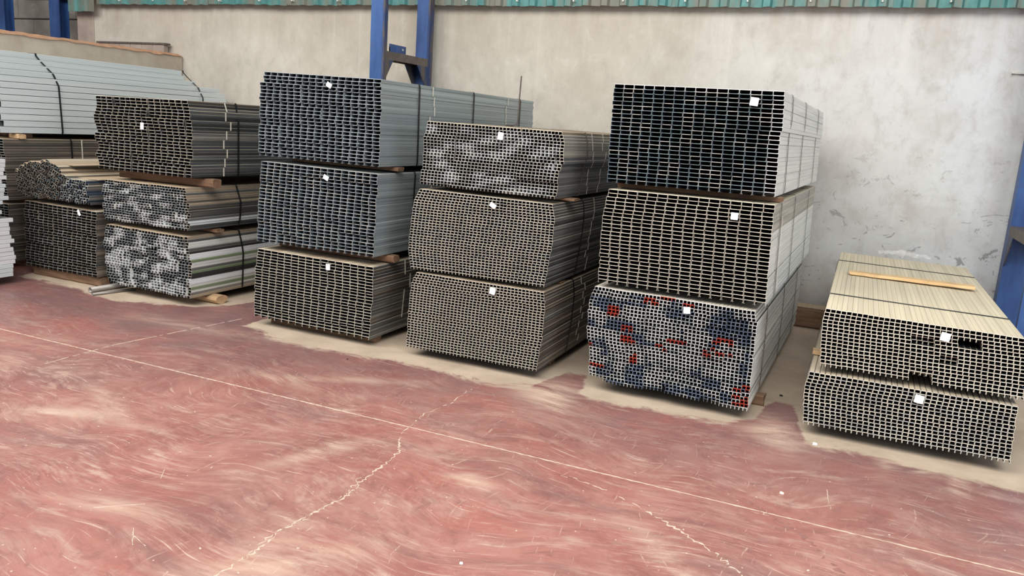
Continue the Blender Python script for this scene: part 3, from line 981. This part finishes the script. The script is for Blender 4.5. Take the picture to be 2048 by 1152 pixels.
# --- low stack at the right
def rec5(r, c):
    if r in (3, 4) and 24 <= c <= 27: return 0.22
    if r in (4, 5) and 16 <= c <= 19: return 0.03
    if r >= 14 and 16 <= c <= 19: return 0.16
    if r in (8, 9) and 21 <= c <= 23: return 0.03
    return 0.0


bundle('low bundle with cream ribbed top carrying a pine batten, beside the blue shelf post', 5.15,
       [(0, -0.100), (.2, -0.112), (.55, -0.106), (1, -0.086)], [(0, 0.949), (.4, 0.985), (1, 1.005)], (0.836, 0.822), (0.470, 0.462),
       35, 16, kind='U', tone=pick(('galv_cream', 'edge_cream', 1.0)), seed=41, tagpos=(0.560, 0.768), tagrot=-0.12, tagsize=(0.05, 0.05),
       recess=rec5, tx=0.0016, tz=0.0038, gapx=0.0004, ch=0.0012, pack=(4, 4), packj=0.006, jy=0.006, straps=(0.55, 2.35), tapes=())
bundle('lowest bundle at the right with grey-edged small channels, under the ribbed cream one', 5.15,
       [(0, -0.143), (.35, -0.160), (1, -0.137)], [(0, 0.985), (1, 1.002)], (0.424, 0.424), (0.075, 0.080),
       36, 15, kind='U', tone=pick(('galv_dark', 'edge_cream', .5), ('galv_mid', 'edge_grey', .5)), seed=42, tagpos=(0.482, 0.372), tagrot=-0.1, tagsize=(0.05, 0.05),
       tx=0.0019, tz=0.0038, pack=(5, 4), packj=0.005, jy=0.005, straps=(0.5, 1.5, 2.4), tapes=())

# --- stack with coloured rows on its flank
bundle('grey channel bundle with stepped paper tapes on its side, on top of the mixed stack', 5.27,
       [(0, -6.492), (.2, -6.503), (.22, -6.52), (1, -6.507)], [(0, -5.385), (.1, -5.378), (.12, -5.355), (1, -5.358)], (1.822, 1.832), (1.166, 1.172),
       16, 24, tone=lambda r, c, rn: ('galv_brown', 'edge_cream') if r == 0 else (('galv_dark', 'edge_brown') if rn.random() < .7 else ('charcoal', 'edge_grey')),
       seed=51, ch=0.0055, gapz=0.0008, tagpos=(-5.911, 1.583), tagrot=0.0, tagsize=(0.04, 0.06), packj=0.014, jy=0.012, straps=(0.56, 1.55, 2.55), tapes=(0.42,))


def rows_tone(flank, inner, cols):
    def f(r, c, rn):
        if c == cols - 1 or r == 0:
            return (flank[min(r, len(flank) - 1)], 'edge_brown')
        return inner(r, c, rn)
    return f


bundle('bundle of small channels with tan and pale blue rows, middle of the mixed stack', 5.27,
       [(0, -6.427), (.5, -6.458), (.85, -6.455), (1, -6.425)], [(0, -5.440), (.4, -5.385), (.8, -5.39), (1, -5.412)], (1.068, 1.078), (0.694, 0.700),
       28, 17, kind='U', parts=0, tone=rows_tone(['tan', 'tan', 'galv_mid', 'tan', 'tan', 'galv_brown', 'tan', 'galv_dark', 'galv_brown', 'galv_dark', 'galv_brown', 'galv_dark', 'galv_mid', 'white', 'pale_blue', 'galv_dark', 'galv_dark'],
                                                 patches(('galv_dark', 'edge_blue'), [('white', 'edge_white', .22, 'in_light'), ('galv_light', 'edge_grey', .25, 'in_mid')], 52, (2, 4)), 28),
       seed=52, pack=(2, 4), packj=0.016, jy=0.008, straps=(0.62, 1.6, 2.5), tapes=())
bundle('bundle with white and green rows on its side, lowest of the mixed stack', 5.27,
       [(0, -6.422), (.3, -6.46), (.85, -6.458), (1, -6.40)], [(0, -5.440), (.35, -5.385), (1, -5.398)], (0.650, 0.640), (0.090, 0.084),
       28, 22, kind='U', parts=0, tone=rows_tone(['tan', 'galv_mid', 'galv_light', 'galv_light', 'galv_mid', 'charcoal', 'white', 'white', 'green', 'galv_light', 'galv_light', 'galv_mid', 'green', 'charcoal', 'charcoal', 'white', 'white', 'galv_light', 'green', 'galv_light', 'galv_mid', 'tan'],
                                                 patches(('galv_dark', 'edge_blue'), [('white', 'edge_white', .34, 'in_light'), ('galv_light', 'edge_white', .2, 'in_mid')], 53, (3, 3)), 28),
       seed=53, pack=(3, 3), packj=0.018, jy=0.010, straps=(0.66, 1.6, 2.5), tapes=())

# --- dusty stack further left
bundle('dusty brown-edged channel bundle at the bottom, under the loose heap of channels', 5.30,
       [(0, -7.590), (1, -7.628)], [(0, -6.586), (1, -6.621)], (0.757, 0.744), (0.100, 0.104),
       15, 24, tone=pick(('galv_brown', 'edge_dusk', .8), ('galv_dark', 'edge_grey', .2)), seed=61, tagpos=(-6.80, 0.715), tagrot=0.5, tagsize=(0.03, 0.06),
       packj=0.008, straps=(0.6, 1.5, 2.5), strap_mat='strap_dusty', tapes=())


def inside(p, poly):
    x, y = p
    c = False
    n = len(poly)
    for i in range(n):
        x1, y1 = poly[i]
        x2, y2 = poly[(i + 1) % n]
        if (y1 > y) != (y2 > y) and x < (x2 - x1) * (y - y1) / (y2 - y1) + x1:
            c = not c
    return c


def heap():
    root = empty('profile_bundle', (-7.15, 5.28, 0.79), label='loose heap of tilted small channels beside a neat block, on the dusty brown-edged bundle', cat='bundle', group=GRP)
    ox, oz = -7.15, 0.79
    PL = [(-7.652, 1.026), (-7.60, 1.10), (-7.50, 1.142), (-7.194, 1.180), (-7.08, 1.132), (-6.96, 1.055), (-7.045, 0.93), (-7.045, 0.80), (-7.60, 0.80), (-7.672, 0.90)]
    PR = [(-7.03, 0.978), (-6.93, 1.025), (-6.711, 1.025), (-6.673, 0.981), (-6.651, 0.899), (-6.68, 0.795), (-7.035, 0.795)]
    r = random.Random(71)
    for (poly, rot, w, h, mats, nm) in ((PL, math.radians(-17), 0.034, 0.021, [('galv_brown', 'edge_dusk'), ('galv_dark', 'edge_teal')], 'tilted_channels'),
                                        (PR, math.radians(-2), 0.033, 0.0225, [('galv_dark', 'edge_blue'), ('navy', 'edge_grey')], 'neat_channels')):
        gv, gf, gm = profile_geo('U', w - 0.001, h - 0.0005, 2.95, 0.0024, 0.0034, 0.002, 0, rot)
        cxp = sum(p[0] for p in poly) / len(poly)
        czp = sum(p[1] for p in poly) / len(poly)
        ca, sa = math.cos(rot), math.sin(rot)
        V, F, MI = [], [], []
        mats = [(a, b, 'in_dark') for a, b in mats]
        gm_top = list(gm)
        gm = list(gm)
        gm[2] = 2  # covered webs get the shade-darkened inner colour too
        ml = sorted({m_ for t in mats for m_ in t})
        cnt = 0
        for i in range(-18, 19):
            for j in range(-18, 19):
                u, v = i * w + (0.3 * w if (j // 3) % 2 else 0), j * h
                x, z = cxp + u * ca - v * sa, czp + u * sa + v * ca
                if not inside((x, z), poly) or z < 0.79 + 0.018:
                    continue
                t = mats[0] if (r.random() < .75 or x < -7.4) else mats[1]
                V.append(gv + np.array([[x - ox, r.uniform(-.03, .03), z - oz]]))
                F += [tuple(cnt * len(gv) + a for a in ff) for ff in gf]
                MI += [ml.index(t[q]) for q in (gm if inside((x, z + h * 1.3), poly) else gm_top)]
                cnt += 1
        o = obj('channel_profiles', np.concatenate(V).tolist(), F, [M[m_] for m_ in ml], root, MI)
        o['kind'] = 'stuff'
        o['label'] = 'tilted channels of the loose heap' if rot < -0.1 else 'neatly nested block of dark channels'
    # dusty sheets lying along the heap behind the front ends
    for (x0, x1, z0, z1) in ((-6.95, -6.66, 1.030, 1.036), (-7.15, -6.98, 1.140, 1.146)):
        MB().box(x0 - ox, x1 - ox, 0.12, 2.9, z0 - oz, z1 - oz).build('cover_sheet', M['tan'], root)
    strap_loop([(p[0] - ox, p[1] - oz) for p in PL[::-1]], 0.7, 0.018, M['strap_dusty'], 'strap', root)


heap()

# --- far left: pale blue pack on two dark bundles, and the white stack cut by the frame
PX = [-8.32, -8.22, -8.12, -8.02] + [-7.97] * 10


def pack_len(ri, r):
    return ([-0.42, -0.46, -0.36, -0.03][ri] if ri < 4 else (ri % 3) * 0.012 + (0.012 if ri % 2 else 0), 0)


bundle('pale blue pack of large channels on top of the leftmost stack, below the partition', 5.36,
       [(0, -9.27 + 0.34)] + [(1, -8.93)], [(0, -8.36), (.12, -8.22), (.25, -8.06), (.34, -7.985), (1, -7.95)], (2.222, 2.222), (1.395, 1.392),
       8, 13, L=3.10, kind='C', tone=const('pale_blue', 'edge_grey'), seed=81, rowlen=pack_len, gapz=0.006, ch=0.003, lip=0.012, tz=0.003,
       jy=0.006, packj=0.004, straps=(0.66, 2.7), tapes=())
bundle('dark dusty channel bundle directly under the pale blue pack', 5.36,
       [(0, -8.93), (1, -8.93)], [(0, -7.95), (1, -7.93)], (1.335, 1.335), (0.72, 0.72), 15, 23, parts=0, L=3.0,
       tone=const('galv_brown', 'edge_grey'), seed=82, straps=(0.75, 2.4), strap_mat='strap', tapes=(0.9,), tape_rows=8)
bundle('dark dusty channel bundle lowest of the leftmost stack, behind the white profiles', 5.36,
       [(0, -8.93), (1, -8.93)], [(0, -7.93), (1, -7.95)], (0.68, 0.68), (0.08, 0.08), 15, 22, parts=0, L=3.0,
       tone=const('galv_brown', 'edge_grey'), seed=83, straps=(0.75, 2.4), strap_mat='strap', tapes=())
rg_ = random.Random(91)
RL = [rg_.uniform(-0.05, 0.02) for _ in range(40)]
bundle('white-coated profile bundle, upper of two at the left edge of the photo', 1.98,
       [(0, -8.2), (1, -8.2)], [(0, -7.40), (.3, -7.35), (1, -7.335)], (1.34, 1.34), (0.765, 0.765), 8, 15, parts=120, L=2.97, kind='U',
       tone=lambda r, c, rn: ('white', 'edge_white') if r < 9 else ('pale_blue', 'edge_white'), seed=84, rowlen=lambda ri, r: (RL[ri] - (0.04 if ri < 3 else 0), 0), gapz=0.003, ch=0.004,
       straps=(0.5, 1.5), tapes=())
bundle('white-coated profile bundle, lower of two at the left edge of the photo', 1.98,
       [(0, -8.2), (1, -8.2)], [(0, -7.37), (.2, -7.34), (1, -7.32)], (0.71, 0.71), (0.075, 0.075), 8, 16, parts=128, L=2.98, kind='U',
       tone=lambda r, c, rn: ('pale_blue', 'edge_white') if r < 2 or r > 12 else ('white', 'edge_white'), seed=85, rowlen=lambda ri, r: (RL[ri + 16] + (-0.05 if ri < 2 else 0.02), 0), gapz=0.003, ch=0.004,
       straps=(0.5, 1.5), tapes=())


# ------------------------------------------------------------------ timber under and between the bundles
def timber(label, x0, x1, y, z0, z1, mat='wood_dark', d=0.09, rz=0.0, seed=0, grp='timber spacers under the bundles'):
    if z0 > 0.01:
        z0 += 0.002
    z1 -= 0.006
    r = random.Random(seed + int(abs(x0) * 100) + int(y * 10))
    L = x1 - x0
    n = 9
    h = z1 - z0
    vs, fs = [], []
    c = min(h, d) * 0.14
    ring0 = [(-d / 2 + c, 0), (d / 2 - c, 0), (d / 2, c), (d / 2, h - c), (d / 2 - c, h), (-d / 2 + c, h), (-d / 2, h - c), (-d / 2, c)]
    for i in range(n + 1):
        x = -L / 2 + L * i / n
        for (yy, zz) in ring0:
            top = zz > h - c * 0.5
            vs.append((x + (r.uniform(-.006, .006) if i in (0, n) else 0), yy + r.uniform(-1, 1) * 0.004, zz if (top or zz == 0) else zz + r.uniform(-1, 1) * 0.002))
    for i in range(n):
        for k in range(8):
            a, b = i * 8 + k, i * 8 + (k + 1) % 8
            fs.append((a, b, b + 8, a + 8))
    fs.append(tuple(range(8)))
    fs.append(tuple(n * 8 + k for k in range(8))[::-1])
    o = obj('timber_spacer', vs, fs, M[mat], loc=((x0 + x1) / 2, y, z0))
    o.rotation_euler = (0, 0, rz)
    import bmesh
    bm = bmesh.new(); bm.from_mesh(o.data)
    bmesh.ops.recalc_face_normals(bm, faces=bm.faces)
    bm.to_mesh(o.data); bm.free()
    return tag(o, label, 'timber', grp)


F_, B_ = 'front', 'rear'
def pair(where, x0, x1, y0, y1, z0, z1, **kw):
    timber('%s timber %s, front one' % (('pale' if kw.get('mat') == 'wood_light' else 'brown'), where), x0, x1, y0, z0, z1, **kw)
    timber('%s timber %s, rear one' % (('pale' if kw.get('mat') == 'wood_light' else 'brown'), where), x0, x1 - 0.06, y1, z0, z1, **kw)

pair('under the blue-grey bundle before the twin post', -4.36, -3.33, 5.42, 7.6, 1.391, 1.430)
pair('under the middle blue-grey bundle', -4.46, -3.33, 5.40, 7.6, 0.667, 0.730)
pair('under the cream-edged bundle below two blue-grey ones', -4.5, -3.44, 5.34, 7.6, 0.0, 0.066)
pair('under the uppermost bundle with the tan top', -2.90, -1.86, 5.42, 7.6, 1.302, 1.327, d=0.11)
pair('under the middle small-channel bundle with the folded tag', -2.95, -1.96, 5.55, 7.6, 0.670, 0.690)
pair('on the floor under the lowest small-channel bundle', -2.98, -2.02, 5.62, 7.6, 0.0, 0.072)
pair('under the top bundle of the tallest stack', -1.55, -0.46, 5.42, 7.5, 1.432, 1.473, d=0.11)
pair('under the middle bundle of the tallest stack', -1.55, -0.50, 5.60, 7.5, 0.754, 0.786)
pair('on the floor under the red and blue mixed bundle', -1.55, -0.42, 5.62, 6.95, 0.0, 0.081)
pair('under the ribbed cream-topped bundle', -0.15, 0.98, 5.62, 7.5, 0.426, 0.461, mat='wood_light')
pair('on the floor under the lowest bundle at the right', -0.10, 0.90, 5.50, 7.5, 0.0, 0.075)
pair('under the top bundle with stepped tapes', -6.42, -5.27, 5.48, 7.6, 1.082, 1.165, d=0.10)
pair('under the middle bundle of the mixed stack', -6.40, -5.37, 5.62, 7.6, 0.655, 0.693)
pair('on the floor under the dusty brown-edged bundle', -7.60, -6.62, 5.40, 7.6, 0.0, 0.100)
pair('under the loose heap of channels', -7.60, -6.72, 5.60, 7.6, 0.760, 0.789)
timber('short pale block under the corner of the pale blue pack', -8.08, -7.93, 5.55, 1.337, 1.392, mat='wood_light', d=0.07)
pair('under the pale blue pack', -8.85, -8.12, 5.75, 7.7, 1.337, 1.392)
pair('between the two dark bundles of the leftmost stack', -8.85, -7.96, 5.60, 7.7, 0.682, 0.72)
pair('on the floor under the leftmost stack', -8.85, -7.98, 5.60, 7.7, 0.0, 0.08)
pair('between the two white-coated bundles', -8.15, -7.40, 2.4, 4.5, 0.712, 0.765)
pair('on the floor under the white-coated bundles', -8.15, -7.40, 2.4, 4.5, 0.0, 0.075)

# round log under the lowest mixed bundle
m_ = MB()
rr = random.Random(5)
ring = []
for k in range(14):
    a = 2 * math.pi * k / 14
    ring.append((5.56 + 0.075 * math.cos(a) * (1 + .06 * math.sin(3 * a)), 0.041 + max(-0.041, 0.041 * math.sin(a) * 1.0)))
m_.prism(ring, 0, 1, 2, -6.35, -5.30)
lg = m_.build('log', M['wood_light'])
tag(lg, 'pale half-round log whose sawn end sticks out under the white and green rowed bundle', 'log')
m_ = MB()
m_.prism([(7.6 + 0.07 * math.cos(2 * math.pi * k / 12), 0.041 + 0.041 * math.sin(2 * math.pi * k / 12)) for k in range(12)], 0, 1, 2, -6.35, -5.42)
lg = m_.build('log', M['wood_light'])
tag(lg, 'pale log near the wall under the white and green rowed bundle', 'log')

# pine batten on the ribbed top
t = timber('pine batten lying across the ribbed cream top of the low right bundle', 0.0, 0.86, 6.72, 0.838, 0.868, mat='wood_pine', d=0.11, rz=0.0, grp='loose battens')

# short steel tubes on the floor by the mixed stack
def tube(name, label, loc, r0, r1, L, rz, rx=0.0, mat='steel_pipe'):
    n = 20
    vs, fs = [], []
    for (rad, y) in ((r0, 0), (r0, L), (r1, L), (r1, 0)):
        vs += [(rad * math.cos(2 * math.pi * k / n), y, rad * math.sin(2 * math.pi * k / n)) for k in range(n)]
    for q in range(4):
        for k in range(n):
            a, b = q * n + k, q * n + (k + 1) % n
            c, d = ((q + 1) % 4) * n + k, ((q + 1) % 4) * n + (k + 1) % n
            fs.append((a, c, d, b))
    o = obj(name, vs, fs, M[mat], loc=loc)
    o.rotation_euler = (rx, 0, rz)
    for p in o.data.polygons: p.use_smooth = True
    return tag(o, label, 'pipe')
tube('steel_pipe', 'short round steel pipe lying on the floor between the dusty and mixed stacks', (-6.50, 5.13, 0.0275), 0.027, 0.021, 1.3, math.radians(-3))
tube('steel_pipe', 'thin steel pipe behind the short round one on the floor', (-6.385, 5.06, 0.014), 0.013, 0.010, 0.42, math.radians(-12))

# baulk lying at the foot of the wall
bk = MB().box(-0.52, 0.30, 8.36, 8.60, 0.0, 0.20, 0.02).build('timber_baulk', M['wood_dark'])
tag(bk, 'dark timber baulk with dusty top lying at the foot of the wall', 'timber')
bt = MB().box(-0.50, 0.28, 8.375, 8.585, 0.201, 0.212, 0.002).build('dust_layer', M['tan'], bk)

# bent steel rod standing up between the blue-grey stack and its neighbour
pts = [(-2.935, 6.46, 1.802), (-2.932, 6.62, 1.803), (-2.925, 6.70, 1.815), (-2.915, 6.70, 1.86), (-2.91, 6.69, 2.05), (-2.905, 6.69, 2.24)]
vs, fs = [], []
for i, p in enumerate(pts):
    a_, b_ = Vector(pts[max(i - 1, 0)]), Vector(pts[min(i + 1, len(pts) - 1)])
    d_ = (b_ - a_).normalized()
    u_ = d_.cross(Vector((0.3, 1, 0.1))).normalized()
    w_ = d_.cross(u_)
    for k in range(8):
        an = 2 * math.pi * k / 8
        vs.append(Vector(p) + (u_ * math.cos(an) + w_ * math.sin(an)) * 0.0065)
for i in range(len(pts) - 1):
    for k in range(8):
        fs.append((i * 8 + k, i * 8 + (k + 1) % 8, (i + 1) * 8 + (k + 1) % 8, (i + 1) * 8 + k))
fs.append(tuple(range(8))[::-1])
fs.append(tuple((len(pts) - 1) * 8 + k for k in range(8)))
ro = obj('steel_rod', vs, fs, M['rust'])
tag(ro, 'thin bent steel rod standing up at the edge of the tan-topped bundle', 'rod')


# crumpled clear film on the wall end of the ribbed bundle
def film():
    m = NT('clear_film')
    m.b.inputs['Roughness'].default_value = 0.12
    m.b.inputs['Alpha'].default_value = 0.22
    m.b.inputs['Base Color'].default_value = (0.9, 0.92, 0.93, 1)
    r = random.Random(12)
    nx, ny = 16, 9
    vs, fs = [], []
    for j in range(ny):
        for i in range(nx):
            vs.append((0.22 + i * 0.030 + r.uniform(-.01, .01), 8.14 + j * 0.022 + r.uniform(-.008, .008),
                       0.838 + abs(math.sin(i * 0.9 + j)) * 0.05 * (1 - abs(i - 7) / 9) + r.uniform(0, .03)))
    for j in range(ny - 1):
        for i in range(nx - 1):
            a = j * nx + i
            fs.append((a, a + 1, a + nx + 1, a + nx))
    o = obj('plastic_film', vs, fs, m.m)
    tag(o, 'crumpled clear plastic film on the wall end of the ribbed cream bundle', 'plastic film')


film()

# chips and scraps on the floor
for (x, y, s, nm, lab, mt) in ((-1.308, 2.719, 0.011, 'paper_scrap', 'tiny white scrap on the red floor nearest the camera', 'tag'),
                               (-0.164, 4.171, 0.016, 'paper_scrap', 'pale scrap on the red floor before the right stack', 'edge_cream'),
                               (-0.05, 5.02, 0.02, 'paper_scrap', 'thin white scrap at the dust edge under the lowest right bundle', 'tag'),
                               (-3.355, 4.80, 0.008, 'stone_chip', 'dark chip on the dust before the cream-edged bundle', 'strap'),
                               (-0.33, 5.9, 0.014, 'stone_chip', 'dark chip on the dusty floor beside the tallest stack', 'strap')):
    r = random.Random(int(x * 100))
    vs = [(s * math.cos(k * 1.05) * r.uniform(.6, 1.1), s * 0.7 * math.sin(k * 1.05) * r.uniform(.6, 1.1), 0.0) for k in range(6)]
    vs += [(a * 0.8, b * 0.8, s * 0.45 + r.uniform(0, s * .2)) for a, b, c in vs]
    fs = [tuple(range(6))[::-1], tuple(range(6, 12))] + [(k, (k + 1) % 6, 6 + (k + 1) % 6, 6 + k) for k in range(6)]
    o = obj(nm, vs, fs, M[mt], loc=(x, y, 0.0015))
    tag(o, lab, 'scrap' if nm == 'paper_scrap' else 'chip')
